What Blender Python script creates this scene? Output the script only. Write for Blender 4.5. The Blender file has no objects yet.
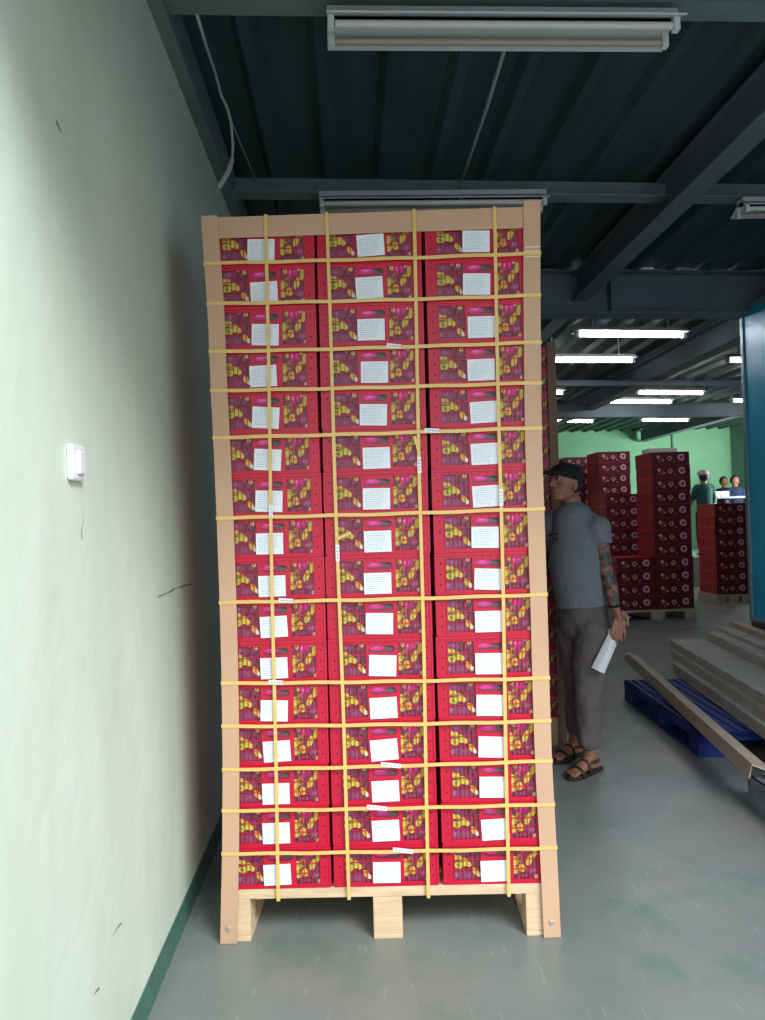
import bpy, bmesh, math, random
from mathutils import Vector, Matrix
random.seed(7)
C = bpy.context.scene.collection
PI = math.pi

# ------------------------------------------------------------------ camera
W, H, F = 765.0, 1020.0, 740.0
CAM = Vector((0, 0, 1.5))
yaw, pitch, roll = math.radians(2.5), math.radians(0.70), math.radians(1.6)
fwd = Vector((math.sin(yaw) * math.cos(pitch), math.cos(yaw) * math.cos(pitch), math.sin(pitch)))
r0 = Vector((math.cos(yaw), -math.sin(yaw), 0))
u0 = r0.cross(fwd)
RT = r0 * math.cos(roll) - u0 * math.sin(roll)
UP = r0 * math.sin(roll) + u0 * math.cos(roll)
cd = bpy.data.cameras.new('camera')
cam = bpy.data.objects.new('camera', cd); C.objects.link(cam)
M = Matrix((RT, UP, -fwd)).transposed().to_4x4(); M.translation = CAM
cam.matrix_world = M
cd.sensor_fit = 'VERTICAL'; cd.sensor_height = 24; cd.lens = 24 * F / H
cd.clip_start = 0.05; cd.clip_end = 200
bpy.context.scene.camera = cam

def ray(px, py):
    return fwd + RT * ((px - W / 2) / F) + UP * (-(py - H / 2) / F)
def at(px, py, Y):
    d = ray(px, py); return CAM + d * (Y / d.y)
def onZ(px, py, Z):
    d = ray(px, py); return CAM + d * ((Z - CAM.z) / d.z)
def onX(px, py, X):
    d = ray(px, py); return CAM + d * (X / d.x)

# ------------------------------------------------------------------ world, lights, exposure
sc = bpy.context.scene
sc.view_settings.view_transform = 'Standard'; sc.view_settings.look = 'None'
sc.view_settings.exposure = 0.0; sc.view_settings.gamma = 1.0
sc.view_settings.use_curve_mapping = False
sc.cycles.use_denoising = True
sc.cycles.max_bounces = 8
wd = bpy.data.worlds.new('world'); sc.world = wd; wd.use_nodes = True
bg = wd.node_tree.nodes['Background']
bg.inputs[0].default_value = (0.80, 0.90, 1.0, 1); bg.inputs[1].default_value = 2.0

def area(name, loc, target, sx, sy, power, col):
    l = bpy.data.lights.new(name, 'AREA'); l.shape = 'RECTANGLE'; l.size = sx; l.size_y = sy
    l.energy = power; l.color = col
    o = bpy.data.objects.new(name, l); C.objects.link(o); o.location = loc
    o.rotation_euler = (Vector(target) - Vector(loc)).to_track_quat('-Z', 'Y').to_euler()
    return o
area('daylight', (5.0, -5.0, 8.2), (0.0, 2.2, 0.8), 5.0, 3.5, 1700, (0.88, 0.95, 1.0))
area('window_daylight', (9.35, 15.2, 2.1), (4.0, 18.0, 1.9), 3.2, 1.6, 260, (0.92, 1.0, 0.96))  # unseen fill lamp, added to brighten the back wall

# ------------------------------------------------------------------ materials
def s2l(c):
    return tuple(((x / 255.0) / 12.92 if x / 255.0 <= 0.04045 else ((x / 255.0 + 0.055) / 1.055) ** 2.4) for x in c)
def rgb(r, g, b): return s2l((r, g, b)) + (1.0,)
def mat(name, col, rough=0.6, metal=0.0, spec=0.5, noise=0.0, nscale=8.0, bump=0.0, bscale=60.0, emit=None, estr=0.0, stretch=None, coat=0.0):
    m = bpy.data.materials.new(name); m.use_nodes = True
    nt = m.node_tree; b = nt.nodes['Principled BSDF']
    b.inputs['Base Color'].default_value = col; b.inputs['Roughness'].default_value = rough
    b.inputs['Metallic'].default_value = metal; b.inputs['Specular IOR Level'].default_value = spec
    if coat: b.inputs['Coat Weight'].default_value = coat; b.inputs['Coat Roughness'].default_value = 0.12
    if noise or bump:
        tc = nt.nodes.new('ShaderNodeTexCoord'); mp = nt.nodes.new('ShaderNodeMapping')
        nt.links.new(tc.outputs['Object'], mp.inputs['Vector'])
        if stretch: mp.inputs['Scale'].default_value = stretch
    if noise:
        n = nt.nodes.new('ShaderNodeTexNoise'); n.inputs['Scale'].default_value = nscale; n.inputs['Detail'].default_value = 5
        nt.links.new(mp.outputs[0], n.inputs['Vector'])
        r = nt.nodes.new('ShaderNodeValToRGB')
        r.color_ramp.elements[0].position = 0.3; r.color_ramp.elements[1].position = 0.7
        r.color_ramp.elements[0].color = tuple(c * (1 - noise) for c in col[:3]) + (1,)
        r.color_ramp.elements[1].color = tuple(min(1, c * (1 + noise * 0.7)) for c in col[:3]) + (1,)
        nt.links.new(n.outputs['Fac'], r.inputs[0]); nt.links.new(r.outputs[0], b.inputs['Base Color'])
    if bump:
        n2 = nt.nodes.new('ShaderNodeTexNoise'); n2.inputs['Scale'].default_value = bscale; n2.inputs['Detail'].default_value = 4
        nt.links.new(mp.outputs[0], n2.inputs['Vector'])
        bp = nt.nodes.new('ShaderNodeBump'); bp.inputs['Strength'].default_value = bump; bp.inputs['Distance'].default_value = 0.01
        nt.links.new(n2.outputs['Fac'], bp.inputs['Height']); nt.links.new(bp.outputs[0], b.inputs['Normal'])
    if emit:
        b.inputs['Emission Color'].default_value = emit; b.inputs['Emission Strength'].default_value = estr
    return m
def vcol_mat(name, rough=0.5):
    m = bpy.data.materials.new(name); m.use_nodes = True
    nt = m.node_tree; b = nt.nodes['Principled BSDF']
    a = nt.nodes.new('ShaderNodeAttribute'); a.attribute_name = 'print'
    nt.links.new(a.outputs['Color'], b.inputs['Base Color']); b.inputs['Roughness'].default_value = rough
    return m

MT = {}
MT['red'] = mat('red plastic', rgb(200, 14, 52), 0.42, noise=0.10, nscale=5)
MT['red_lit_side'] = mat('aged red plastic', rgb(212, 34, 48), 0.5, noise=.12, nscale=4)  # far crate sides, light on them put into a brighter red
MT['maroon'] = mat('deep red front', rgb(112, 18, 34), 0.5, noise=.15, nscale=6)  # fronts of the same crates, shade put into a darker red
MT['dark'] = mat('dark hole', rgb(60, 8, 16), 0.8)
MT['print'] = vcol_mat('printed carton', 0.45)
MT['carton'] = mat('carton', rgb(120, 60, 70), 0.8)
MT['paper'] = mat('paper', rgb(232, 234, 236), 0.7)
MT['ink'] = mat('ink', rgb(176, 180, 184), 0.8)
MT['board'] = mat('cardboard', rgb(204, 162, 130), 0.8, noise=0.07, nscale=3, bump=0.05, bscale=200)
MT['strap'] = mat('yellow strap', rgb(228, 190, 108), 0.4, noise=0.06, nscale=20)
MT['tag'] = mat('white film', rgb(238, 232, 226), 0.35)
MT['wood'] = mat('pallet wood', rgb(222, 190, 152), 0.75, noise=0.18, nscale=6, bump=0.15, bscale=30, stretch=(1, 8, 8))
MT['woodknot'] = mat('wood knots', rgb(176, 120, 84), 0.8, noise=0.3, nscale=30)
MT['steel'] = mat('screw steel', rgb(215, 215, 215), 0.3, metal=0.7)
MT['board_shaded'] = mat('brown cardboard', rgb(138, 108, 84), .85, noise=.1, nscale=4)  # post cardboard darkened, shade behind the front stack put into its colour
MT['boardold'] = mat('grey cardboard', rgb(190, 182, 170), 0.85, noise=0.16, nscale=5, bump=0.1, bscale=40)
MT['boardpink'] = mat('tan cardboard', rgb(196, 172, 150), 0.8, noise=0.12, nscale=4)
MT['blue'] = mat('blue plastic', rgb(18, 46, 122), 0.7, noise=0.2, nscale=10)
MT['greyplastic'] = mat('grey plastic', rgb(122, 128, 138), 0.6, noise=0.3, nscale=8)
MT['teal'] = mat('teal steel', rgb(0, 176, 222), 0.32, noise=0.05, nscale=3, bump=0.25, bscale=12, stretch=(1, 1, 0.25), spec=0.7)
MT['alu'] = mat('aluminium trim', rgb(128, 148, 156), 0.4, metal=0.3)
MT['plinth'] = mat('plinth', rgb(92, 82, 76), 0.8)
MT['beam'] = mat('painted beam', rgb(116, 130, 128), 0.6, noise=0.15, nscale=4, bump=0.08, bscale=80)
MT['girder'] = mat('girder paint', rgb(104, 116, 122), 0.65, noise=0.12, nscale=3)
MT['deck'] = mat('ceiling deck', rgb(60, 82, 82), 0.55, noise=0.3, nscale=2.5, stretch=(3, 0.4, 1))
MT['fixture'] = mat('lamp housing', rgb(206, 206, 206), 0.5, noise=0.04, nscale=6)
MT['tubeoff'] = mat('unlit tube', rgb(222, 218, 210), 0.25)
MT['tubeoffold'] = mat('unlit old tube', rgb(178, 160, 148), 0.3)
MT['tubeon'] = mat('lit tube', rgb(235, 240, 255), 0.5, emit=(0.88, 0.94, 1.0, 1), estr=38.0)
MT['white'] = mat('white plastic', rgb(228, 228, 226), 0.4)
MT['eye'] = mat('eye white', rgb(170, 160, 150), .4)
MT['cable'] = mat('cable sleeve', rgb(170, 178, 172), 0.5)
MT['jamb'] = mat('jamb', rgb(168, 170, 186), 0.5, noise=0.1, nscale=6)
MT['crack'] = mat('crack', rgb(140, 138, 118), 0.9)

# left wall: pale mint plaster with soft stains
def wall_mat():
    m = bpy.data.materials.new('mint plaster'); m.use_nodes = True; nt = m.node_tree; b = nt.nodes['Principled BSDF']
    tc = nt.nodes.new('ShaderNodeTexCoord'); mp = nt.nodes.new('ShaderNodeMapping'); mp.inputs['Scale'].default_value = (1, 1.6, 0.55)
    nt.links.new(tc.outputs['Object'], mp.inputs[0])
    n = nt.nodes.new('ShaderNodeTexNoise'); n.inputs['Scale'].default_value = 2.2; n.inputs['Detail'].default_value = 6
    nt.links.new(mp.outputs[0], n.inputs['Vector'])
    r = nt.nodes.new('ShaderNodeValToRGB')
    r.color_ramp.elements[0].position = 0.28; r.color_ramp.elements[0].color = rgb(204, 213, 192)
    r.color_ramp.elements[1].position = 0.75; r.color_ramp.elements[1].color = rgb(220, 228, 212)
    nt.links.new(n.outputs['Fac'], r.inputs[0]); nt.links.new(r.outputs[0], b.inputs['Base Color'])
    b.inputs['Roughness'].default_value = 0.55; b.inputs['Specular IOR Level'].default_value = 0.35
    n2 = nt.nodes.new('ShaderNodeTexNoise'); n2.inputs['Scale'].default_value = 9; n2.inputs['Detail'].default_value = 6
    nt.links.new(tc.outputs['Object'], n2.inputs['Vector'])
    bp = nt.nodes.new('ShaderNodeBump'); bp.inputs['Strength'].default_value = 0.18; bp.inputs['Distance'].default_value = 0.02
    nt.links.new(n2.outputs['Fac'], bp.inputs['Height']); nt.links.new(bp.outputs[0], b.inputs['Normal'])
    return m
MT['wall'] = wall_mat()
MT['wallfar'] = mat('green back wall', rgb(150, 214, 170), 0.7, noise=0.08, nscale=1.2)
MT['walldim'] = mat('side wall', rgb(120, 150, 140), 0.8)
MT['dado'] = mat('green dado paint', rgb(70, 112, 96), 0.5, noise=0.2, nscale=12)

def floor_mat():
    m = bpy.data.materials.new('worn concrete'); m.use_nodes = True; nt = m.node_tree; b = nt.nodes['Principled BSDF']
    tc = nt.nodes.new('ShaderNodeTexCoord')
    def noise(s, d, st=None):
        n = nt.nodes.new('ShaderNodeTexNoise'); n.inputs['Scale'].default_value = s; n.inputs['Detail'].default_value = d
        n.inputs['Roughness'].default_value = 0.65
        if st:
            mp = nt.nodes.new('ShaderNodeMapping'); mp.inputs['Scale'].default_value = st
            nt.links.new(tc.outputs['Object'], mp.inputs[0]); nt.links.new(mp.outputs[0], n.inputs['Vector'])
        else: nt.links.new(tc.outputs['Object'], n.inputs['Vector'])
        return n
    def ramp(n, p0, c0, p1, c1):
        r = nt.nodes.new('ShaderNodeValToRGB'); e = r.color_ramp.elements
        e[0].position = p0; e[0].color = c0; e[1].position = p1; e[1].color = c1
        nt.links.new(n.outputs['Fac'], r.inputs[0]); return r
    def mix(a, bb, fac):
        x = nt.nodes.new('ShaderNodeMix'); x.data_type = 'RGBA'
        nt.links.new(fac, x.inputs[0]); nt.links.new(a, x.inputs[6]); nt.links.new(bb, x.inputs[7]); return x
    base = ramp(noise(1.1, 8), 0.3, rgb(112, 121, 117), 0.7, rgb(134, 137, 131))
    green = ramp(noise(2.6, 7), 0.52, (0, 0, 0, 1), 0.72, (1, 1, 1, 1))
    gcol = nt.nodes.new('ShaderNodeRGB'); gcol.outputs[0].default_value = rgb(88, 122, 108)
    m1 = mix(base.outputs[0], gcol.outputs[0], green.outputs[0])
    scr = ramp(noise(10, 9, (3.5, 0.6, 1)), 0.60, (0, 0, 0, 1), 0.76, (0.6, 0.6, 0.6, 1))
    wcol = nt.nodes.new('ShaderNodeRGB'); wcol.outputs[0].default_value = rgb(176, 180, 172)
    m2 = mix(m1.outputs[2], wcol.outputs[0], scr.outputs[0])
    drt = ramp(noise(0.7, 6), 0.50, (0, 0, 0, 1), 0.72, (0.7, 0.7, 0.7, 1))
    dcol = nt.nodes.new('ShaderNodeRGB'); dcol.outputs[0].default_value = rgb(150, 132, 124)
    m3 = mix(m2.outputs[2], dcol.outputs[0], drt.outputs[0])
    nt.links.new(m3.outputs[2], b.inputs['Base Color'])
    rr = ramp(noise(3, 6), 0.3, (0.28,) * 3 + (1,), 0.7, (0.5,) * 3 + (1,))
    nt.links.new(rr.outputs[0], b.inputs['Roughness'])
    return m
MT['floor'] = floor_mat()

# ------------------------------------------------------------------ mesh helpers
class MB:
    def __init__(s): s.v = []; s.f = []; s.m = []
    def quad(s, pts, m=0):
        i = len(s.v); s.v += [tuple(p) for p in pts]; s.f.append(tuple(range(i, i + len(pts)))); s.m.append(m)
    def box(s, x0, x1, y0, y1, z0, z1, m=0, T=None):
        c = [(x0, y0, z0), (x1, y0, z0), (x1, y1, z0), (x0, y1, z0), (x0, y0, z1), (x1, y0, z1), (x1, y1, z1), (x0, y1, z1)]
        if T: c = [tuple(T @ Vector(p)) for p in c]
        i = len(s.v); s.v += c
        for q in ((0, 3, 2, 1), (4, 5, 6, 7), (0, 1, 5, 4), (1, 2, 6, 5), (2, 3, 7, 6), (3, 0, 4, 7)):
            s.f.append(tuple(i + k for k in q)); s.m.append(m)
        return s
    def cyl(s, a, b, r, n=12, m=0, r2=None):
        a = Vector(a); b = Vector(b); d = (b - a).normalized(); r2 = r if r2 is None else r2
        u = d.orthogonal().normalized(); w = d.cross(u); i = len(s.v)
        for p, q in ((a, r), (b, r2)):
            for k in range(n):
                t = 2 * PI * k / n; s.v.append(tuple(p + (u * math.cos(t) + w * math.sin(t)) * q))
        for k in range(n):
            s.f.append((i + k, i + (k + 1) % n, i + n + (k + 1) % n, i + n + k)); s.m.append(m)
        s.f.append(tuple(i + k for k in reversed(range(n)))); s.m.append(m)
        s.f.append(tuple(i + n + k for k in range(n))); s.m.append(m)
        return s
    def tube(s, pts, r, n=8, m=0):
        pts = [Vector(p) for p in pts]; i0 = len(s.v)
        for j, p in enumerate(pts):
            d = (pts[min(j + 1, len(pts) - 1)] - pts[max(j - 1, 0)]).normalized()
            u = d.cross(Vector((0.13, 0.27, 0.95))).normalized(); w = d.cross(u)
            for k in range(n):
                t = 2 * PI * k / n; s.v.append(tuple(p + (u * math.cos(t) + w * math.sin(t)) * r))
        for j in range(len(pts) - 1):
            for k in range(n):
                a = i0 + j * n; s.f.append((a + k, a + (k + 1) % n, a + n + (k + 1) % n, a + n + k)); s.m.append(m)
        s.f.append(tuple(i0 + k for k in reversed(range(n)))); s.m.append(m)
        e = i0 + (len(pts) - 1) * n
        s.f.append(tuple(e + k for k in range(n))); s.m.append(m)
        return s
    def prism(s, prof, a, b, side, up, m=0):   # profile [(u,v)] swept from a to b
        a = Vector(a); b = Vector(b); side = Vector(side); up = Vector(up); n = len(prof); i = len(s.v)
        for p in (a, b):
            for (u, v) in prof: s.v.append(tuple(p + side * u + up * v))
        for k in range(n):
            s.f.append((i + k, i + (k + 1) % n, i + n + (k + 1) % n, i + n + k)); s.m.append(m)
        s.f.append(tuple(i + k for k in reversed(range(n)))); s.m.append(m)
        s.f.append(tuple(i + n + k for k in range(n))); s.m.append(m)
        return s
    def build(s, name, mats, parent=None, bevel=0.0, smooth=False, link=True):
        me = bpy.data.meshes.new(name); me.from_pydata(s.v, [], s.f)
        if not isinstance(mats, (list, tuple)): mats = [mats]
        for mm in mats: me.materials.append(mm)
        me.polygons.foreach_set('material_index', s.m)
        bm = bmesh.new(); bm.from_mesh(me)
        bmesh.ops.recalc_face_normals(bm, faces=bm.faces); bm.to_mesh(me); bm.free()
        if smooth:
            me.polygons.foreach_set('use_smooth', [True] * len(me.polygons))
        me.update()
        o = bpy.data.objects.new(name, me); C.objects.link(o)
        if parent: o.parent = parent
        if bevel:
            b = o.modifiers.new('bevel', 'BEVEL'); b.width = bevel; b.segments = 2; b.limit_method = 'ANGLE'; b.angle_limit = 0.6
        return o

def tag(o, label=None, cat=None, group=None, kind=None):
    if label: o['label'] = label
    if cat: o['category'] = cat
    if group: o['group'] = group
    if kind: o['kind'] = kind
    return o
def empty(name, loc, rz=0, **k):
    o = bpy.data.objects.new(name, None); C.objects.link(o); o.location = loc; o.rotation_euler = (0, 0, rz)
    o.empty_display_size = 0.1
    return tag(o, **k)
def copy_tree(o, parent=None):
    c = o.copy(); C.objects.link(c); c.parent = parent
    for ch in [x for x in KIDS.get(o.name, [])]:
        copy_tree(ch, c)
    return c
KIDS = {}
def index_kids():
    KIDS.clear()
    for x in bpy.data.objects:
        if x.parent: KIDS.setdefault(x.parent.name, []).append(x)
def struct(name, mb, m, **k):
    o = mb.build(name, m, **k); o['kind'] = 'structure'; return o
ORD = ['top', 'second', 'third', 'fourth', 'fifth', 'sixth', 'seventh', 'eighth', 'ninth', 'tenth', 'eleventh', 'twelfth', 'thirteenth', 'fourteenth', 'fifteenth', 'bottom']

# ------------------------------------------------------------------ the building
XW = -0.662; ZC = 3.50          # left wall plane, underside of the ceiling deck
struct('floor', MB().box(-4, 10, -8, 18.2, -0.1, 0), MT['floor'])
struct('wall_left', MB().box(XW - 0.2, XW, 1.27, 18, 0, ZC + 0.2), MT['wall'])
struct('baseboard_left', MB().box(XW, XW + 0.004, 1.27, 18, 0, 0.10), MT['dado'])
struct('wall_back', MB().box(XW, 9.5, 18.0, 18.2, 0, ZC + 0.3), MT['wallfar'])
struct('wall_right', MB().box(9.5, 9.7, 1.0, 18.2, 0, ZC + 0.3), MT['walldim'])
struct('wall_front', MB().box(3.6, 9.5, 0.9, 1.05, 0, ZC + 0.3), MT['walldim'])
struct('trim_1', MB().box(XW - 0.2, XW + 0.012, 1.20, 1.27, 0, 3.0), MT['jamb'])
struct('trim_2', MB().box(XW - 0.2, 3.6, 0.9, 1.0, 2.86, ZC + 0.3), MT['beam'])     # lintel over the doorway

m = MB()
for (y0, y1, z0, z1) in ((13.5, 16.9, 1.2, 1.28), (13.5, 16.9, 2.92, 3.0), (13.5, 13.58, 1.28, 2.92), (16.82, 16.9, 1.28, 2.92), (15.16, 15.24, 1.28, 2.92)): m.box(9.44, 9.5, y0, y1, z0, z1)
struct('window_1', m, MT['alu'])  # unseen frame, made up to go with the back wall fill lamp

# corrugated ceiling deck: ribs run away from the camera
mb = MB(); prof = []
x = XW - 0.05
while x < 9.6:
    prof += [(x, 0.0), (x + 0.05, 0.0), (x + 0.085, 0.05), (x + 0.275, 0.05)]
    x += 0.31
for k in range(len(prof) - 1):
    (xa, za), (xb, zb) = prof[k], prof[k + 1]
    mb.quad([(xa, 0.9, ZC + za), (xa, 18.2, ZC + za), (xb, 18.2, ZC + zb), (xb, 0.9, ZC + zb)])
mb.quad([(XW - 0.1, 0.9, ZC + 0.12), (9.7, 0.9, ZC + 0.12), (9.7, 18.2, ZC + 0.12), (XW - 0.1, 18.2, ZC + 0.12)])
struct('ceiling', mb, MT['deck'])

def ibeam(a, b, w, h, t=0.012, fl=0.014):
    """I section swept from a to b, a and b on the centre of its underside"""
    a = Vector(a); b = Vector(b); d = (b - a).normalized(); s = d.cross(Vector((0, 0, 1))).normalized(); u = Vector((0, 0, 1))
    m = MB()
    for (u0_, u1_, v0, v1) in ((-w / 2, w / 2, 0, fl), (-t / 2, t / 2, fl, h - fl), (-w / 2, w / 2, h - fl, h)):
        m.prism([(u0_, v0), (u1_, v0), (u1_, v1), (u0_, v1)], a, b, s, u)
    return m
def extend(a, b, x0, x1):
    d = (b - a) / (b.x - a.x); return a + d * (x0 - a.x), a + d * (x1 - a.x)
# channel along the top of the left wall
struct('trim_3', MB().box(XW, XW + 0.055, 0.95, 17.9, 3.33, ZC), MT['beam'])
# purlins across the ceiling
n = 4
for (l, r, zb, hh) in (((155, 5), (765, 13), 3.36, 0.12), ((236, 195.5), (765, 201), 3.36, 0.12)):
    a, b = extend(onZ(l[0], l[1], zb), onZ(r[0], r[1], zb), XW + 0.02, 9.3)
    m = MB(); d = (b - a).normalized(); s = d.cross(Vector((0, 0, 1)))
    m.prism([(-0.05, 0), (0.05, 0), (0.05, 0.012), (-0.038, 0.012), (-0.038, hh), (-0.05, hh)], a, b, s, (0, 0, 1))
    struct('trim_%d' % n, m, MT['beam']); n += 1
# long beams running down the hall
a = onZ(665 - 4, 200, 3.30); 
struct('trim_6', ibeam((1.96, 1.1, 3.27), (1.96, 17.9, 3.27), 0.135, 0.22), MT['girder'])
struct('trim_7', ibeam((4.02, 1.1, 3.22), (4.02, 17.9, 3.22), 0.2, 0.27), MT['girder'])
struct('trim_8', ibeam((7.2, 1.1, 3.22), (7.2, 17.9, 3.22), 0.2, 0.27), MT['girder'])
# deep cross girders
for k, (l, r, zb, hh, ww) in enumerate((((541, 316), (741, 316), 3.15, 0.36, 0.2), ((560, 386), (740, 386), 3.15, 0.07, 0.06), ((560, 418), (740, 416), 3.10, 0.22, 0.14))):
    a, b = extend(onZ(l[0], l[1], zb), onZ(r[0], r[1], zb), XW + 0.05, 9.3)
    mm = ibeam(a, b, ww, hh)
    if k == 0:
        d = (b - a).normalized(); s = d.cross(Vector((0, 0, 1)))
        for xx in (1.6, 2.2, 4.3):
            p = a + d * (xx - a.x) / d.x
            mm.prism([(-0.09, 0.014), (0.09, 0.014), (0.09, hh - 0.014), (-0.09, hh - 0.014)], p, p + d * 0.012, s, (0, 0, 1))
        mm.prism([(-0.012, 0.0), (-0.0, 0.0), (-0.0, 0.25), (-0.012, 0.25)], a + Vector((0, 0.0, 0.05)), b + Vector((0, 0, 0.05)), s, (0, 0, 1))
    struct('trim_%d' % (9 + k), mm, MT['girder'])
# columns against the far wall
struct('trim_12', MB().box(4.0, 4.12, 17.85, 18.0, 0, 3.4), MT['walldim'])
struct('trim_13', MB().box(8.0, 8.03, 17.95, 18.0, 0, 3.4), MT['walldim'])

# wall switch, crack, cables
p = onX(73, 463, XW)
sw = empty('wall_switch', (XW, p.y, p.z), label='white plastic wall switch mounted on the pale mint wall', cat='switch')
MB().box(0, 0.016, -0.043, 0.043, -0.043, 0.043).build('plate', MT['white'], sw, bevel=0.006)
MB().box(0.014, 0.024, -0.018, 0.018, -0.028, 0.028).build('rocker', MT['white'], sw, bevel=0.004)
def wall_line(pts, w, name, label, cat):
    m = MB(); P = [onX(x, y, XW) for (x, y) in pts]
    for i in range(len(P) - 1):
        d = (P[i + 1] - P[i]).normalized(); nn = Vector((0, -d.z, d.y)) * w * (0.4 + random.random())
        e = Vector((0.0015, 0, 0)); m.quad([P[i] - nn + e, P[i + 1] - nn + e, P[i + 1] + nn + e, P[i] + nn + e])
    o = m.build(name, MT['crack']); tag(o, kind='structure'); return o
wall_line([(158, 597), (164, 594), (169, 592), (174, 589), (180, 587), (186, 585), (192, 584)], 0.004, 'trim_14', '', '')
wall_line([(113, 935), (117, 928), (121, 923)], 0.003, 'trim_15', '', '')
wall_line([(94, 994), (96, 991), (99, 988)], 0.004, 'trim_16', '', '')
wall_line([(82, 512), (83, 520), (81, 530), (82, 540)], 0.0015, 'trim_17', '', '')
wall_line([(56, 121), (58, 126), (61, 133)], 0.004, 'trim_18', '', '')
def cable(name, pts, r, label, m):
    o = MB().tube(pts, r, 8).build(name, m, smooth=True); return tag(o, label, 'cable')
cable('cable', [at(x, y, Y) for (x, y, Y) in ((197, 15, 2.62), (206, 45, 2.85), (215, 72, 3.06), (221, 95, 3.2), (227, 107, 3.2), (231, 122, 3.22), (233, 145, 3.24), (232, 160, 3.25))], 0.006, 'thin white cable hanging down from the ceiling beside the left wall', MT['cable'])
cable('cable_sleeve', [at(x, y, Y) for (x, y, Y) in ((232.5, 159, 3.24), (229, 170, 3.24), (224, 179, 3.22), (218.5, 188, 3.2))], 0.011, 'thick grey sleeve at the loose end of the white cable by the left wall', MT['cable'])
cable('cable', [(onZ(x, y, 3.46)) for (x, y) in ((222, 97), (232, 123), (244, 152), (256, 180))], 0.004, 'thin grey cable running along the ceiling from the bend of the white cable', MT['cable'])
cable('conduit', [onZ(509, 35, 3.47), onZ(486, 110, 3.47), onZ(462, 180, 3.47), onZ(462, 180, 3.47) + Vector((0, -.03, -.04)), onZ(461, 199, 3.30)], 0.009, 'straight grey conduit crossing the ceiling above the middle of the stack', MT['cable'])

# ------------------------------------------------------------------ crate of the front stack (print of fruit behind a red grille)
CW, CD, CH = 0.376, 0.58, 0.1501
def px2c(cx, cy): return ((cx - 362) * 0.000685, (460 - cy) / 225.0 * CH)
G, YL, YG, PU, PD, MG, PK, WH, GY = (120, 170, 40), (224, 206, 66), (200, 204, 78), (136, 70, 104), (100, 44, 64), (226, 44, 140), (234, 150, 160), (240, 225, 210), (100, 86, 84)
ELL = [  # cx, cy, rx, ry, tilt, colour, core colour, core share
    (175, 285, 36, 30, 0, PU, (160, 100, 140), .4), (235, 345, 36, 50, .2, PD, PU, .6), (160, 415, 32, 30, 0, PU, (158, 108, 140), .4),
    (215, 418, 34, 28, 0, PU, (150, 90, 120), .4), (250, 290, 26, 30, 0, PD, PU, .5), (150, 320, 16, 16, 0, YL, YG, .5),
    (172, 322, 17, 15, 0.3, YG, YL, .5), (200, 345, 22, 22, 0, YL, YG, .6), (168, 362, 22, 17, .4, YG, G, .5), (186, 340, 9, 9, 0, G, G, 1),
    (222, 358, 15, 14, 0, YL, YG, .5), (258, 398, 13, 24, -.5, YL, (240, 180, 60), .5), (262, 272, 11, 14, 0, (240, 200, 120), YL, .5),
    (228, 262, 12, 8, 0, PK, PK, 1), (275, 415, 9, 12, 0, WH, WH, 1),
    (340, 277, 50, 26, 0, MG, (240, 110, 180), .5), (418, 280, 40, 24, .1, GY, (70, 60, 60), .5),
    (478, 272, 10, 18, 0, YL, (240, 180, 80), .5), (505, 278, 15, 32, .1, MG, (244, 120, 190), .4), (533, 270, 13, 30, 0, MG, (240, 90, 170), .4),
    (555, 262, 12, 12, 0, WH, WH, 1), (570, 295, 14, 30, .2, YL, YG, .5), (540, 340, 15, 32, .35, YG, YL, .6), (460, 345, 22, 26, 0, YL, YG, .5),
    (490, 330, 13, 26, 0, (150, 150, 60), PU, .5), (466, 395, 16, 20, 0, YL, YG, .5), (500, 385, 16, 24, -.2, YL, (240, 180, 60), .5), (450, 372, 8, 14, 0, YG, YG, 1),
    (560, 395, 36, 36, 0, PU, (170, 120, 150), .4), (515, 425, 34, 22, 0, PD, PU, .5), (460, 430, 34, 18, 0, PU, PD, .5), (575, 435, 10, 16, 0, (225, 205, 120), WH, .5)]
def liner_color(x, z):
    cx = x / 0.000685 + 362; cy = 460 - z / CH * 225
    c = (124, 62, 78)
    for (ex, ey, rx, ry, t, col, core, k) in ELL:
        dx, dy = cx - ex, cy - ey; u = dx * math.cos(t) + dy * math.sin(t); v = -dx * math.sin(t) + dy * math.cos(t)
        d = (u / rx) ** 2 + (v / ry) ** 2
        if d < 1: c = core if d < k * k else col
    j = 1 + (random.random() - .5) * .18
    return s2l(tuple(max(0, min(255, q * j)) for q in c))
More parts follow.
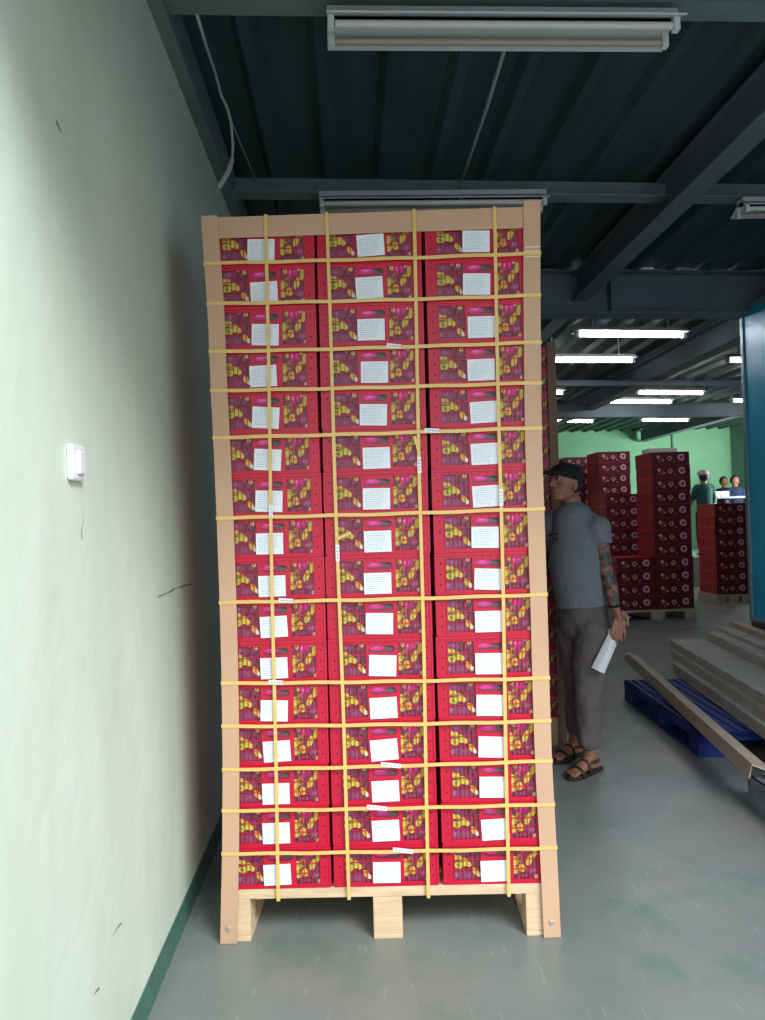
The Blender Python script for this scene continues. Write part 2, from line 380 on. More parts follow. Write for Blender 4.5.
def printed_panel(name, w, h, z0, nx, nz, fn, y=0.0, depth=None, mats=None):
    """box whose front face is a fine grid carrying the print as vertex colours"""
    v = []; f = []; 
    for j in range(nz + 1):
        for i in range(nx + 1): v.append((-w / 2 + w * i / nx, y, z0 + h * j / nz))
    cols = []
    for j in range(nz):
        for i in range(nx):
            a = j * (nx + 1) + i; f.append((a, a + 1, a + nx + 2, a + nx + 1))
            cols.append(fn(-w / 2 + w * (i + .5) / nx, z0 + h * (j + .5) / nz))
    k = len(f)
    b = len(v); y1 = y + depth
    v += [(-w / 2, y, z0), (w / 2, y, z0), (w / 2, y1, z0), (-w / 2, y1, z0), (-w / 2, y, z0 + h), (w / 2, y, z0 + h), (w / 2, y1, z0 + h), (-w / 2, y1, z0 + h)]
    for q in ((0, 3, 2, 1), (4, 5, 6, 7), (1, 2, 6, 5), (2, 3, 7, 6), (3, 0, 4, 7)): f.append(tuple(b + t for t in q)); cols.append(s2l((120, 60, 70)))
    me = bpy.data.meshes.new(name); me.from_pydata(v, [], f)
    me.materials.append(MT['print'])
    at_ = me.color_attributes.new('print', 'FLOAT_COLOR', 'CORNER'); d = []
    for p, c in zip(me.polygons, cols): d += list(c + (1.0,)) * p.loop_total
    at_.data.foreach_set('color', d); me.update()
    o = bpy.data.objects.new(name, me); C.objects.link(o); return o

def crate_body():
    m = MB(); w = CW / 2; t = 0.004
    # front and back walls
    for (ya, yb, s) in ((0.0, t, 1), (CD - t, CD, -1)):
        m.box(-w + .004, w - .004, ya, yb, 0, 0.014); m.box(-w, w, ya, yb, 0.130, CH - .001)
        m.box(-w, -0.146, ya, yb, 0.014, 0.130); m.box(0.149, w, ya, yb, 0.014, 0.130)
        # central panel with oval hand slot
        x0, x1, z0, z1 = -0.053, 0.064, 0.014, 0.130
        sx0, sx1, sz0, sz1 = -0.040, 0.051, 0.099, 0.122
        r = (sz1 - sz0) / 2; inner = []; cz = (sz0 + sz1) / 2
        for k in range(9): a = -PI / 2 + PI * k / 8; inner.append((sx1 - r + r * math.cos(a), cz + r * math.sin(a)))
        for k in range(9): a = PI / 2 + PI * k / 8; inner.append((sx0 + r + r * math.cos(a), cz + r * math.sin(a)))
        outer = [(x1, z0)] + [(x1, z0 + (z1 - z0) * k / 8) for k in range(1, 8)] + [(x1, z1)] + [(x0, z1)] + [(x0, z1 - (z1 - z0) * k / 8) for k in range(1, 8)] + [(x0, z0)]
        nn = len(inner)
        for k in range(nn):
            a, b = inner[k], inner[(k + 1) % nn]; c, d = outer[(k + 1) % nn], outer[k]
            m.quad([(a[0], ya, a[1]), (b[0], ya, b[1]), (c[0], ya, c[1]), (d[0], ya, d[1])])
            m.quad([(a[0], yb, a[1]), (b[0], yb, b[1]), (c[0], yb, c[1]), (d[0], yb, d[1])])
            m.quad([(a[0], ya, a[1]), (b[0], ya, b[1]), (b[0], yb, b[1]), (a[0], yb, a[1])])
        for (wa, wb) in ((-0.146, -0.053), (0.064, 0.149)):
            for k in range(1, 6):
                xx = wa + (wb - wa) * k / 6; m.box(xx - .0012, xx + .0012, ya + .0005, yb - .0005, 0.014, 0.130)
            for zz in (0.052, 0.088): m.box(wa, wb, ya + .001, yb - .001, zz - .0013, zz + .0013)
    # proud lip and ribs on the front
    m.box(-w, w, -0.004, 0, CH - 0.011, CH - .001); m.box(-w + .004, w - .004, -0.003, 0, 0.0, 0.007)
    for (a, b) in ((-w, -0.181), (-0.150, -0.146), (0.149, 0.153), (0.181, w)): m.box(a, b, -0.004, 0, 0.007, CH - 0.011)
    for k in range(14):
        xx = -w + .012 + k * (CW - .024) / 13; m.box(xx - .0008, xx + .0008, -0.0035, 0, CH - 0.022, CH - .011)
    # side walls
    for s in (-1, 1):
        xa, xb = (-w, -w + t) if s < 0 else (w - t, w)
        m.box(xa, xb, t, CD - t, 0, 0.02); m.box(xa, xb, t, CD - t, 0.125, CH - .001)
        for k in range(9):
            yy = t + (CD - 2 * t) * k / 8; m.box(xa, xb, max(t, yy - .02), min(CD - t, yy + .02), .02, .125)
    m.box(-w + t, w - t, t, CD - t, 0, 0.005)
    # dots on the corner columns
    for xx in (-0.166, 0.167):
        for zz in (0.035, 0.073, 0.112): m.cyl((xx, -0.0006, zz), (xx, 0.001, zz), 0.0032, 8, 1)
    return m
def paper_label():
    m = MB(); w, h = 0.098, 0.076
    m.box(-w / 2, w / 2, -0.001, 0.0, -h / 2, h / 2, 0)
    z = h / 2 - .009; k = 0
    while z > -h / 2 + .008:
        x0 = -w / 2 + .008 + (0.02 if k == 0 else 0); 
        x = x0; end = w / 2 - .008 - random.random() * .03
        while x < end:
            l = .006 + random.random() * .014; m.box(x, min(x + l, end), -0.0013, -0.001, z - .0009, z + .0009, 1); x += l + .003
        z -= .0078; k += 1
    return m

# front stack frame: base of its front face, turned to face the camera a little
SY = 2.66
c0 = at(390, 936, SY)
SROT = -yaw * 0.9 - math.radians(1.1)
base = Vector((c0.x - (390 - 388.5) / 278, c0.y, 0))
R3 = Matrix.Rotation(SROT, 4, 'Z')
TS = Matrix.Translation(base) @ R3      # local: x along the front, y into the stack, z up
def toloc(px, py):       # pixel on the stack's front plane -> local x, z
    nrm = R3 @ Vector((0, -1, 0)); o = TS @ Vector((0, -.016, 0)); d = ray(px, py)
    t = (o - CAM).dot(nrm) / d.dot(nrm); p = TS.inverted() @ (CAM + d * t); return p.x, p.z
EL = [(213, 200.5), (263, 204), (303, 207), (350, 209), (390, 210.5), (437, 213), (517, 216.5), (602, 219.5), (683, 221.5), (768, 222.5), (854, 222), (940, 220)]
ER = [(203, 540.5), (300, 540.5), (440, 542), (530, 545), (620, 548), (700, 550), (770, 552.5), (850, 557), (934, 561)]
def edge_x(tab, z):      # outer x of a post at height z, in the stack's own frame
    P = [toloc(x, y) for (y, x) in tab]
    if z >= P[0][1]: return P[0][0]
    for (x0, z0), (x1, z1) in zip(P, P[1:]):
        if z1 <= z <= z0: return x1 + (x0 - x1) * (z - z1) / (z0 - z1)
    return P[-1][0]
PH = 0.188                              # pallet height
crate0 = empty('fruit_crate', (0, 0, 0))
crate_body().build('crate_body', [MT['red'], MT['dark']], crate0)
ln = printed_panel('printed_carton', CW - .014, CH - .012, .006, 200, 76, liner_color, y=.008, depth=CD - .02); ln.parent = crate0
ln['label'] = 'purple and yellow fruit printed carton'
pl = paper_label().build('paper_label', [MT['paper'], MT['ink']], crate0); pl['label'] = 'white printed paper label'
pl.location = (-0.0045, -0.0045, 0.050)
index_kids()
COLX = (-0.400, 0.0, 0.400); CN = ('left', 'middle', 'right')
PITCH = 0.389
ROWH = [CH * (1 + .026 * (1 - 2 * r / 15)) for r in range(16)]
ROWZ = [PH + sum(ROWH[r + 1:]) for r in range(16)]
first = True
lab_dx = [[0, 2, 4, 0, 3, 2, 3, 5, 4, 4, 4, 6, 5, 5, 6, 6], [0, 2, 0, 1, 2, 2, 2, 3, 3, 4, 4, 5, 5, 4, 3, 4], [0, 0, 1, 0, 1, 0, 1, 2, 3, 3, 3, 8, 4, 8, 7, 5]]
for ci in range(3):
    for r in range(16):
        root = crate0 if first else copy_tree(crate0)
        first = False
        z = ROWZ[r]; root.scale = (1, 1, ROWH[r] / CH)
        dx = random.uniform(-.002, .002); zc_ = ROWZ[r] + .07
        if ci == 0: dx = min(max(dx, edge_x(EL, zc_) + .003 + CW / 2 + PITCH), PITCH - CW - .006)
        if ci == 2: dx = max(min(dx, edge_x(ER, zc_) - .003 - CW / 2 - PITCH), -(PITCH - CW - .006))
        root.location = TS @ Vector(((ci - 1) * PITCH + dx, random.uniform(0, .004), z)); root.rotation_euler = (0, 0, SROT + random.uniform(-.004, .004))
        lay = {0: 'top layer', 15: 'bottom layer on the pallet'}.get(r, ORD[r] + ' layer from top')
        tag(root, 'red crate in the %s column of the strapped front stack, %s' % (CN[ci], lay), 'crate', 'red fruit crates of the strapped front stack')
        lb = [k for k in root.children if k.name.startswith('paper_label')] if False else None
        LBL = root
# individually tilted paper labels
index_kids()
i = 0
for o in [x for x in bpy.data.objects if x.name.startswith('fruit_crate')]:
    for ch in KIDS[o.name]:
        if ch.name.startswith('paper_label'):
            shift = (-0.002, 0.002, 0.000)[min(2, i // 16)]
            ch.location = (shift + random.uniform(-.006, .006), -0.0045, 0.050 + random.uniform(-.004, .003))
            ch.rotation_euler = (0, random.uniform(-.05, .05) * (1 if random.random() < .8 else 1.8), 0)
    i += 1

def local(name, mb, m, parent, **k):
    return mb.build(name, m, parent, **k)
def stackthing(name, **k):
    return empty(name, base, SROT, **k)
HALF = 0.606
# wooden pallet
def wooden_pallet(root, w, d, bh=0.132, dt=0.036, bw=0.104):
    nb = 5
    for k in range(nb):
        y0 = k * (d - .098) / (nb - 1)
        MB().box(-w / 2, w / 2, y0, y0 + .098, bh, bh + dt).build('deck_board', MT['wood'], root, bevel=.002)
    for xx in (-w / 2, -bw / 2, w / 2 - bw):
        for yy in (0.0, d / 2 - .05, d - .1):
            m = MB().box(xx, xx + bw, yy + .002, yy + .1, .018, bh); 
            m.build('block', MT['wood'], root, bevel=.003)
        MB().box(xx, xx + bw, 0.002, d, 0, .018).build('runner', MT['wood'], root, bevel=.002)
pal = stackthing('wooden_pallet', label='pale wooden pallet under the tall strapped stack of red crates', cat='pallet')
wooden_pallet(pal, 1.194, 0.60, bh=PH - .037)

# cardboard corner posts and top edge board
def corner_post(side, label, x_in, top):
    e = stackthing('corner_post', label=label, cat='corner board', group='cardboard corner posts of the front stack')
    m = MB(); s = side; t = .005; fl = .060; tab = EL if s < 0 else ER; n_ = 24; rings = []
    for k in range(n_ + 1):
        z = .002 + (top - .002) * k / n_; xo = edge_x(tab, z)
        rings.append([(xo, -.014, z), (xo - s * fl, -.014, z), (xo - s * fl, -.014 + t, z), (xo - s * t, -.014 + t, z), (xo - s * t, .065, z), (xo, .065, z)])
    for k in range(n_):
        for q in range(6): m.quad([rings[k][q], rings[k][(q + 1) % 6], rings[k + 1][(q + 1) % 6], rings[k + 1][q]])
    m.quad(rings[0]); m.quad(rings[-1])
    o = m.build('angle_board', MT['board'], e)
    w_ = o.modifiers.new('weld', 'WELD'); w_.merge_threshold = .0002
    xo = edge_x(tab, .058)
    b = MB().cyl((xo - s * .030, -.020, .058), (xo - s * .030, -.014, .058), .009, 16); b.build('screw', MT['steel'], e, bevel=.002)
    return e
TOP = PH + 16 * CH + .017
corner_post(-1, 'tan cardboard corner post on the left front edge of the strapped stack', 0, TOP + .005)
RPOST = corner_post(1, 'tan cardboard corner post on the right front edge of the strapped stack', 0, TOP + .02)
e = stackthing('edge_board', label='tan cardboard edge board along the top front of the strapped stack', cat='edge board')
m = MB(); t = .005
m.prism([(-.0085, TOP), (-.0085, TOP - .076), (-.0085 + t * .6, TOP - .076), (-.0085 + t * .6, TOP - t), (.08, TOP - t), (.08, TOP)], (edge_x(EL, TOP) + .008, 0, 0), (edge_x(ER, TOP) - .008, 0, 0), (0, 1, 0), (0, 0, 1))
m.build('angle_board', MT['board'], e)

# straps
SW = 0.0125
hs = [(263, 252.8), (303.5, 295), (351.5, 342), (390.5, 382.5), (437.5, 427.5), (518, 508.5), (602.5, 594.5), (683.5, 678), (726.5, 721), (770, 761), (811, 804.5), (854, 848)]
tags_h = {2: (394, 'white'), 4: (432, 0), 6: (286, 0), 7: (276, 0), 9: (391, 0), 10: (377, 0), 11: (403, 0)}
XO = HALF + .003
HN = ['topmost', 'second', 'third', 'fourth', 'fifth', 'sixth', 'seventh', 'eighth', 'ninth', 'tenth', 'eleventh', 'lowest']
for i, (yl, yr) in enumerate(hs):
    xl, zl = toloc(216, yl); xr, zr = toloc(545, yr)
    def zz(x): return zl + (zr - zl) * (x - xl) / (xr - xl)
    lab = ('yellow plastic strap running across the stack, %s of the horizontal ones' % HN[i]) if i in (0, 11) else 'yellow plastic strap running across the stack, %s horizontal one from the top' % HN[i]
    e = stackthing('strap', label=lab, cat='strap', group='horizontal yellow straps around the front stack')
    m = MB(); n_ = 26; h = SW / 2
    yf = -.0165
    XL, XR_ = edge_x(EL, zl) - .002, edge_x(ER, zr) + .002
    for k in range(n_):
        xa = XL + (XR_ - XL) * k / n_; xb = XL + (XR_ - XL) * (k + 1) / n_
        def bow(x): return zz(x) - .003 * math.cos(PI * x / (2 * XO)) + .0012 * math.sin(x * 23 + i)
        m.quad([(xa, yf, bow(xa) - h), (xb, yf, bow(xb) - h), (xb, yf, bow(xb) + h), (xa, yf, bow(xa) + h)])
        m.quad([(xa, yf + .001, bow(xa) - h), (xb, yf + .001, bow(xb) - h), (xb, yf + .001, bow(xb) + h), (xa, yf + .001, bow(xa) + h)])
        for sg in (-1, 1):
            m.quad([(xa, yf, bow(xa) + sg * h), (xb, yf, bow(xb) + sg * h), (xb, yf + .001, bow(xb) + sg * h), (xa, yf + .001, bow(xa) + sg * h)])
    for xe in (XL, XR_): m.box(xe - .0005, xe + .0005, yf, .60, zz(xe) - h, zz(xe) + h)
    m.box(XL, XR_, .599, .60, zz(0) - h, zz(0) + h)
    m.build('band', MT['strap'], e)
    if i in tags_h:
        tx, _ = toloc(tags_h[i][0], yl); big = i >= 9
        w_ = .036 if big else .026; a_ = random.uniform(-.06, .16) if not big else .12
        T = Matrix.Translation((tx, yf - .002, zz(tx) + .001)) @ Matrix.Rotation(a_, 4, 'Y')
        mm = MB().box(-w_, w_, -.0012, 0.0012, -.0075, .0075, 0, T)
        for q in range(5): mm.box(-w_ + .008 + q * w_ * .36, -w_ + .011 + q * w_ * .36 + .004, -.0016, -.0010, -.003, .003, 1, T)
        g = mm.build('seal_film', [MT['tag'], MT['ink']], e); g['label'] = 'white film over the strap joint'
vs = [((265.5, 213), (278, 892)), ((326.5, 209), (349, 897)), ((414, 206), (428.5, 893)), ((494.5, 204), (509, 890))]
VN = ['yellow vertical strap over the labels of the left crate column', 'yellow vertical strap down the left side of the middle crate column', 'yellow vertical strap down the right side of the middle crate column', 'yellow vertical strap over the right crate column']
tags_v = {0: (508, .03), 1: (552, .04), 2: (463, .038), 3: (495, .04)}
for i, (a, b) in enumerate(vs):
    xa, za = toloc(*a); xb, zb = toloc(*b); za = TOP + .002; zb = PH - .038
    e = stackthing('strap', label=VN[i], cat='strap', group='vertical yellow straps over the front stack')
    m = MB(); h = SW / 2 * .95; yf = -.0145; n_ = 30
    def xx(t): return xa + (xb - xa) * t + .002 * math.sin(t * 9 + i) * math.sin(PI * t)
    for k in range(n_):
        t0, t1 = k / n_, (k + 1) / n_; z0, z1 = za + (zb - za) * t0, za + (zb - za) * t1
        for yy in (yf, yf + .001): m.quad([(xx(t0) - h, yy, z0), (xx(t0) + h, yy, z0), (xx(t1) + h, yy, z1), (xx(t1) - h, yy, z1)])
        for sg in (-1, 1): m.quad([(xx(t0) + sg * h, yf, z0), (xx(t0) + sg * h, yf + .001, z0), (xx(t1) + sg * h, yf + .001, z1), (xx(t1) + sg * h, yf, z1)])
    m.box(xa - h, xa + h, yf, .601, za, za + .001); m.box(xb - h, xb + h, yf, .601, zb - .001, zb)
    m.box(xa - h, xa + h, .600, .601, zb, za)
    m.build('band', MT['strap'], e)
    ty, ln_ = tags_v[i]; t = (ty - a[1]) / (b[1] - a[1]); zt = za + (zb - za) * t; xt = xx(t)
    g = MB().box(xt - .006, xt + .0075, yf - .003, yf - .0005, zt - ln_ * .75, zt + ln_ * .75, 0)
    for q in range(4): g.box(xt - .003, xt + .004, yf - .0034, yf - .003, zt - .02 + q * .012, zt - .015 + q * .012, 1)
    g = g.build('seal_film', [MT['tag'], MT['ink']], e); g['label'] = 'white film over the strap joint'
    if i in (1, 2):
        tl = MB(); s = -1 if i == 1 else 1
        T = Matrix.Translation((xt, yf - .003, zt + .05)) @ Matrix.Rotation(-s * .25 + (0.9 if i == 1 else 0), 4, 'Y')
        tl.box(-.005, .005, -.001, 0.0005, -.0, .055, 0, T)
        tl.build('loose_end', MT['strap'], e)
# clear tape over the corner of the right post
xt, zt = toloc(533, 250)
m = MB()
for q in range(3): m.box(xt - .028, xt + .026, -.0152, -.0142, zt + .010 - q * .017, zt + .013 - q * .017 + .002 * (q % 2), 0)
g = m.build('clear_tape', MT['tag'], RPOST); g['label'] = 'glossy strips of clear tape'

# ------------------------------------------------------------------ second stack behind
S2Y = 4.74
b2 = onZ(552, 757, 0); b2 = at(552, 757, S2Y)
xr2 = b2.x + .098
first2 = None
for cc in range(2):
    for r in range(16):
        q = copy_tree(crate0); q.scale = (1, 1, 1); q.rotation_euler = (0, 0, 0)
        q.location = (xr2 - .004 - CW / 2 - cc * (CW + .014), S2Y + .01, PH + (15 - r) * CH)
        lay = {0: 'topmost', 15: 'lowest'}.get(r, ORD[r] + ' from top')
        tag(q, 'red crate in the %s column of the dim stack behind the man, %s' % (('right', 'left')[cc], lay), 'crate', 'red crates of the dim stack behind the front one')
p2 = empty('wooden_pallet', (xr2 - .4, S2Y + .01, 0), label='wooden pallet under the dim stack behind the man and front stack', cat='pallet')
wooden_pallet(p2, .79, .60, bh=PH - .037)
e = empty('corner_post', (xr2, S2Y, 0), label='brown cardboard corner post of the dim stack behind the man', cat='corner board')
MB().prism([(.004, -.006), (-.052, -.006), (-.052, -.001), (-.001, -.001), (-.001, .07), (.004, .07)], (0, 0, .002), (0, 0, TOP + .01), (1, 0, 0), (0, 1, 0)).build('angle_board', MT['board_shaded'], e)

# ------------------------------------------------------------------ ceiling lamps
def twin_fixture(loc, rz, L, label):
    e = empty('ceiling_lamp', loc, rz, label=label, cat='lamp', group='unlit twin tube lamps under the near ceiling')
    m = MB(); h = L / 2
    m.prism([(-.11, 0.0), (-.105, -.004), (-.03, .035), (.03, .035), (.105, -.004), (.11, 0), (.035, .045), (-.035, .045)], (-h, 0, 0), (h, 0, 0), (0, 1, 0), (0, 0, 1))
    m.box(-h, h, -.035, .035, .035, .07)
    m.build('housing', MT['fixture'], e)
    for s, mm in ((-1, MT['tubeoff']), (1, MT['tubeoffold'])):
        MB().cyl((-h + .03, s * .048, -.006), (h - .03, s * .048, -.006), .013, 14).build('tube', mm, e, smooth=False)
        for q in (-1, 1):
            MB().box(q * (h - .015) - .012, q * (h - .015) + .012, s * .048 - .014, s * .048 + .014, -.026, .032).build('socket', MT['white'], e, bevel=.003)
    return e
zf = 3.275
pa, pb = onZ(327, 31, zf), onZ(674, 33, zf); c = (pa + pb) / 2
twin_fixture((c.x, c.y, zf), math.atan2(pb.y - pa.y, pb.x - pa.x), (pb - pa).length, 'unlit white twin tube lamp at the top, nearest the camera')
Lf = (pb - pa).length
pb2 = onZ(545, 204, 3.275); twin_fixture((pb2.x - Lf / 2, pb2.y, zf), 0, Lf, 'unlit white lamp mostly hidden behind the top of the stack')
pb3 = onZ(740, 211, 3.275); twin_fixture((pb3.x + Lf / 2, pb3.y, zf), 0, Lf, 'unlit white lamp cut off by the right edge of the photo')
# hangers so the lamps reach the deck
def lit_lamp(l, r, z, label):
    a, b = onZ(l[0], l[1], z), onZ(r[0], r[1], z); c = (a + b) / 2; L = (b - a).length
    e = empty('tube_lamp', c, math.atan2(b.y - a.y, b.x - a.x), label=label, cat='lamp', group='lit tube lamps in the hall behind')
    MB().cyl((-L / 2, 0, 0), (L / 2, 0, 0), .015, 12).build('tube', MT['tubeon'], e)
    m = MB().box(-L / 2 - .02, L / 2 + .02, -.03, .03, .040, .075); m.box(-L / 2 - .02, L / 2 + .02, -.085, .085, .030, .040)  # wide plate added above the tube to shade the ceiling
    for s in (-1, 1):
        m.box(s * L / 2 - .02, s * L / 2 + .02, -.02, .02, -.022, .032)
        m.cyl((s * L * .35, 0, .07), (s * L * .35, 0, ZC - z + .01), .006, 6)
    m.build('housing', MT['fixture'], e)
ZL = 3.24
for (l, r, lb) in (((577, 335), (684, 336), 'lit tube lamp, nearest and brightest below the deep girder'),
                   ((538, 361), (633, 361), 'lit tube lamp partly hidden by the stack, below the nearest lit one'),
                   ((637, 393), (703, 393.5), 'lit tube lamp in the middle of the hall, upper of the middle pair'),
                   ((608, 402), (671, 402.5), 'lit tube lamp in the middle of the hall, lower left of the middle pair'),
                   ((641, 420.5), (688, 420.5), 'lit tube lamp furthest back, above the tallest far red stack'),
                   ((548, 421.5), (593, 421.5), 'lit tube lamp far back, low at the left beside the cardboard post'),
                   ((728, 361), (800, 361), 'lit tube lamp running behind the top of the blue panel'),
                   ((732, 401), (788, 401), 'lit tube lamp far back, its left end just showing beside the blue panel'),
                   ((505, 393), (563, 393), 'lit tube lamp whose right end just shows beside the post')):
    lit_lamp(l, r, ZL, lb)

# ------------------------------------------------------------------ blue panel
X_P = 3.42
tl = onX(740, 309, X_P); bl = onX(738.5, 617, X_P)
bt = bl.z; Yf = tl.y
e = empty('partition_panel', (X_P, Yf, 0), label='glossy teal blue panel with a grey metal frame at the right', cat='panel')
YN = 2.0 - Yf
m = MB(); zt_ = tl.z
m.box(.004, .05, YN, -.03, bt + .03, zt_ - .03); m.build('panel', MT['teal'], e)
m = MB(); m.box(-.01, .06, -.045, 0, bt, zt_); m.box(-.01, .06, YN, -.045, zt_ - .04, zt_); m.box(-.01, .06, YN, -.045, bt, bt + .03)
m.build('frame', MT['alu'], e, bevel=.003)
MB().box(.0, .05, YN, -.01, 0, bt).build('plinth', MT['plinth'], e)

# ------------------------------------------------------------------ plastic pallets
def plastic_pallet(loc, rz, w, d, m_, label, group=None):
    e = empty('plastic_pallet', loc, rz, label=label, cat='pallet')
    h = .15; m = MB(); ns = 11
    for k in range(18):
        x0 = w * k / 18; m.box(x0 + .003, x0 + w / 18 - .016, 0, d, h - .016, h)
    for k in range(24):
        y0 = (d - .012) * k / 23; m.box(0, w, y0, y0 + .012, h - .03, h - .003)
    m.box(0, w, 0, .02, h - .05, h); m.box(0, w, d - .02, d, h - .05, h); m.box(0, .02, 0, d, h - .05, h); m.box(w - .02, w, 0, d, h - .05, h)
    m.build('deck', m_, e, bevel=0)
    for i in range(3):
        for j in range(3):
            x0 = (w - .16) * i / 2; y0 = (d - .16) * j / 2
            b = MB().box(x0, x0 + .16, y0, y0 + .16, .012, h - .03)
            b.box(x0 + .03, x0 + .05, y0 - .003, y0 + .16, .012, h - .03); b.box(x0 + .11, x0 + .13, y0 - .003, y0 + .16, .012, h - .03)
            b.build('block', m_, e, bevel=.004)
    for i in range(3):
        x0 = (w - .16) * i / 2; MB().box(x0, x0 + .16, 0, d, 0, .014).build('runner', m_, e)
    return e
A = onZ(624, 680, .15); B = onZ(698, 733, .15)
d = A - B; ang = math.atan2(d.y, d.x) - PI / 2
plastic_pallet((B.x, B.y, 0), ang, 1.15, d.length, MT['blue'], 'blue plastic pallet under the pile of cardboard angle boards')
A2 = onZ(741, 776, .15)
plastic_pallet((A2.x + .015, A2.y - 1.1, 0), math.radians(-1), 1.1, 1.1, MT['greyplastic'], 'dark grey plastic pallet cut off at the lower right edge')

# ------------------------------------------------------------------ angle boards
BD = Vector((0.150, 1, 0)).normalized()
def angle_board(px, py, z, L, wtop, hside, label, m_, t=.006, tent=False, down=0.0, dirv=None, near=None):
    """z is the height of the top corner; far end pinned by pixel"""
    far = onZ(px, py, z); d = dirv or BD
    side = Vector((d.y, -d.x, 0))
    nearp = far - d * L + Vector((0, 0, down))
    if near: nearp = near
    m = MB()
    if tent:
        w = wtop; prof = [(0, 0), (w * .95, -w * .38), (w * .95 - t * .3, -w * .38 - t), (0, -t * 1.3), (-w * .16 + t, -w * .62), (-w * .16, -w * .62)]
    else:
        prof = [(0, 0), (wtop, 0), (wtop, -t), (t, -t), (t, -hside), (0, -hside)]
    m.prism(prof, nearp, far, side, (0, 0, 1))
    o = m.build('angle_board', m_); return tag(o, label, 'angle board', 'grey cardboard angle boards piled on the right')
zb = .152
bo, bp_ = MT['boardold'], MT['boardpink']
angle_board(673, 671.5, zb + .008, 3.0, .10, .008, 'flat pale angle board lowest in the pile, lying straight on the blue pallet', bp_)
z = zb + .007
angle_board(673, 663, z + .065, 2.9, .60, .064, 'wide grey angle board, lowest of three broad ones stepped at the pile left', bo)
angle_board(671, 650, z + .130, 3.0, .58, .064, 'wide grey angle board, middle of three broad ones stepped at the pile left', bo)
angle_board(669, 639, z + .195, 3.1, .54, .064, 'wide grey angle board, uppermost of the three broad ones with a frayed far end', bo)
angle_board(706, 631.5, z + .270, 3.0, .24, .074, 'darker angle board lying on top of the broad boards, at mid pile', bo)
angle_board(716, 626.5, z + .300, 3.0, .14, .029, 'grey angle board with a white scrap on it, right of the darker one', bo)
angle_board(729, 621, z + .345, 2.6, .08, .044, 'highest angle board of the pile, running along the foot of the teal panel', bp_)
nr = onZ(752, 764, .235)
angle_board(626, 652, .235, 3, .115, 0, 'long single angle board laid slantwise over the left of the blue pallet', bp_, tent=True, near=nr)
# small ties on the boards
for (px, py, zz_, lb, a) in ((689, 665, .24, 'white strap scrap sticking out between the broad angle boards', .6), (628.5, 653.5, .275, 'white tape piece on the far end of the slanting angle board', 0)):
    q = onZ(px, py, zz_)
    T = Matrix.Translation(q) @ Matrix.Rotation(a, 4, 'Z') @ Matrix.Rotation(-.3, 4, 'Y')
    o = MB().box(-.03, .03, -.012, .012, 0, .003, 0, T).build('tape_scrap', MT['tag']); tag(o, lb, 'scrap')

# ------------------------------------------------------------------ far stacks
FW, FD, FH = .53, .6, .182
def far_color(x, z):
    c = (92, 18, 34)  # print darkened too, front shade put into its colour
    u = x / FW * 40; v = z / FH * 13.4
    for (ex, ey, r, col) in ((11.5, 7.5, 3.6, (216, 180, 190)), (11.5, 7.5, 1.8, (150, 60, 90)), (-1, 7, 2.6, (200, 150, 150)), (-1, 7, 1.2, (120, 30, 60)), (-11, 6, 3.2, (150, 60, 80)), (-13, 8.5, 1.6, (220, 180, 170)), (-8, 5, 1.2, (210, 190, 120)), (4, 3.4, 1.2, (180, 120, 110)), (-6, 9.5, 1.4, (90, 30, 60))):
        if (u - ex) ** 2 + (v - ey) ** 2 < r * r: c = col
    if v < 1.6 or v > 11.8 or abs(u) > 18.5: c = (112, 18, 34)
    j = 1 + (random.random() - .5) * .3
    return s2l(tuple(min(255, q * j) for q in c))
fc = empty('fruit_crate', (0, 0, 0))
m = MB()
for (z0, z1) in ((0, .02), (FH - .024, FH - .002)):
    m.box(-FW / 2, FW / 2, .004, FD, z0, z1); m.box(-FW / 2, FW / 2, -.006, .004, z0, z1, 1)
for s in (-1, 1): m.box(min(s * FW / 2, s * (FW / 2 - .03)), max(s * FW / 2, s * (FW / 2 - .03)), -.006, .03, .02, FH - .024, 1)
for s in (-1, 1):
    for k in range(6): 
        yy = .03 + (FD - .06) * k / 5; m.box(min(s * FW / 2, s * (FW / 2 - .008)), max(s * FW / 2, s * (FW / 2 - .008)), yy - .02, yy + .02, .02, FH - .024)
m.build('crate_body', [MT['red_lit_side'], MT['maroon']], fc)
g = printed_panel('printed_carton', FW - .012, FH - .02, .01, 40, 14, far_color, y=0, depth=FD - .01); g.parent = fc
index_kids()
usedf = [False]
def far_stack(pxl, pyb, Y, nlay, name, base_h=.14, only=None, pallet=True):
    p = at(pxl, 520, Y); x0 = p.x
    for k in range(nlay):
        q = fc if not usedf[0] else copy_tree(fc); usedf[0] = True
        q.location = (x0 + FW / 2 + random.uniform(-.006, .006), Y + random.uniform(0, .01), base_h + k * FH)
        f = nlay - 1 - k
        pos = 'topmost' if f == 0 else ('lowest' if k == 0 else (['', 'second', 'third', 'fourth', 'fifth', 'sixth', 'seventh', 'eighth', 'ninth', 'tenth', 'eleventh', 'twelfth', 'thirteenth'][f] + ' from the top'))
        tag(q, 'red crate in %s, %s' % (name, pos), 'crate', 'red crates in the far stacks')
    return x0, base_h + nlay * FH
def far_pallet(x0, x1, y0, y1, h, label):
    e = empty('wooden_pallet', ((x0 + x1) / 2, y0, 0), label=label, cat='pallet')
    w = x1 - x0; d_ = y1 - y0
    MB().box(-w / 2, w / 2, 0, d_, h - .03, h).build('deck', MT['boardold'], e)
    for xx in (-w / 2, -.08, w / 2 - .16):
        MB().box(xx, xx + .16, .005, d_, 0, h - .03).build('block', MT['boardold'], e)
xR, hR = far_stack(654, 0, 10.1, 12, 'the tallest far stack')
xA, hA = far_stack(615, 0, 10.1, 4, 'the low far stack beside the tallest one')
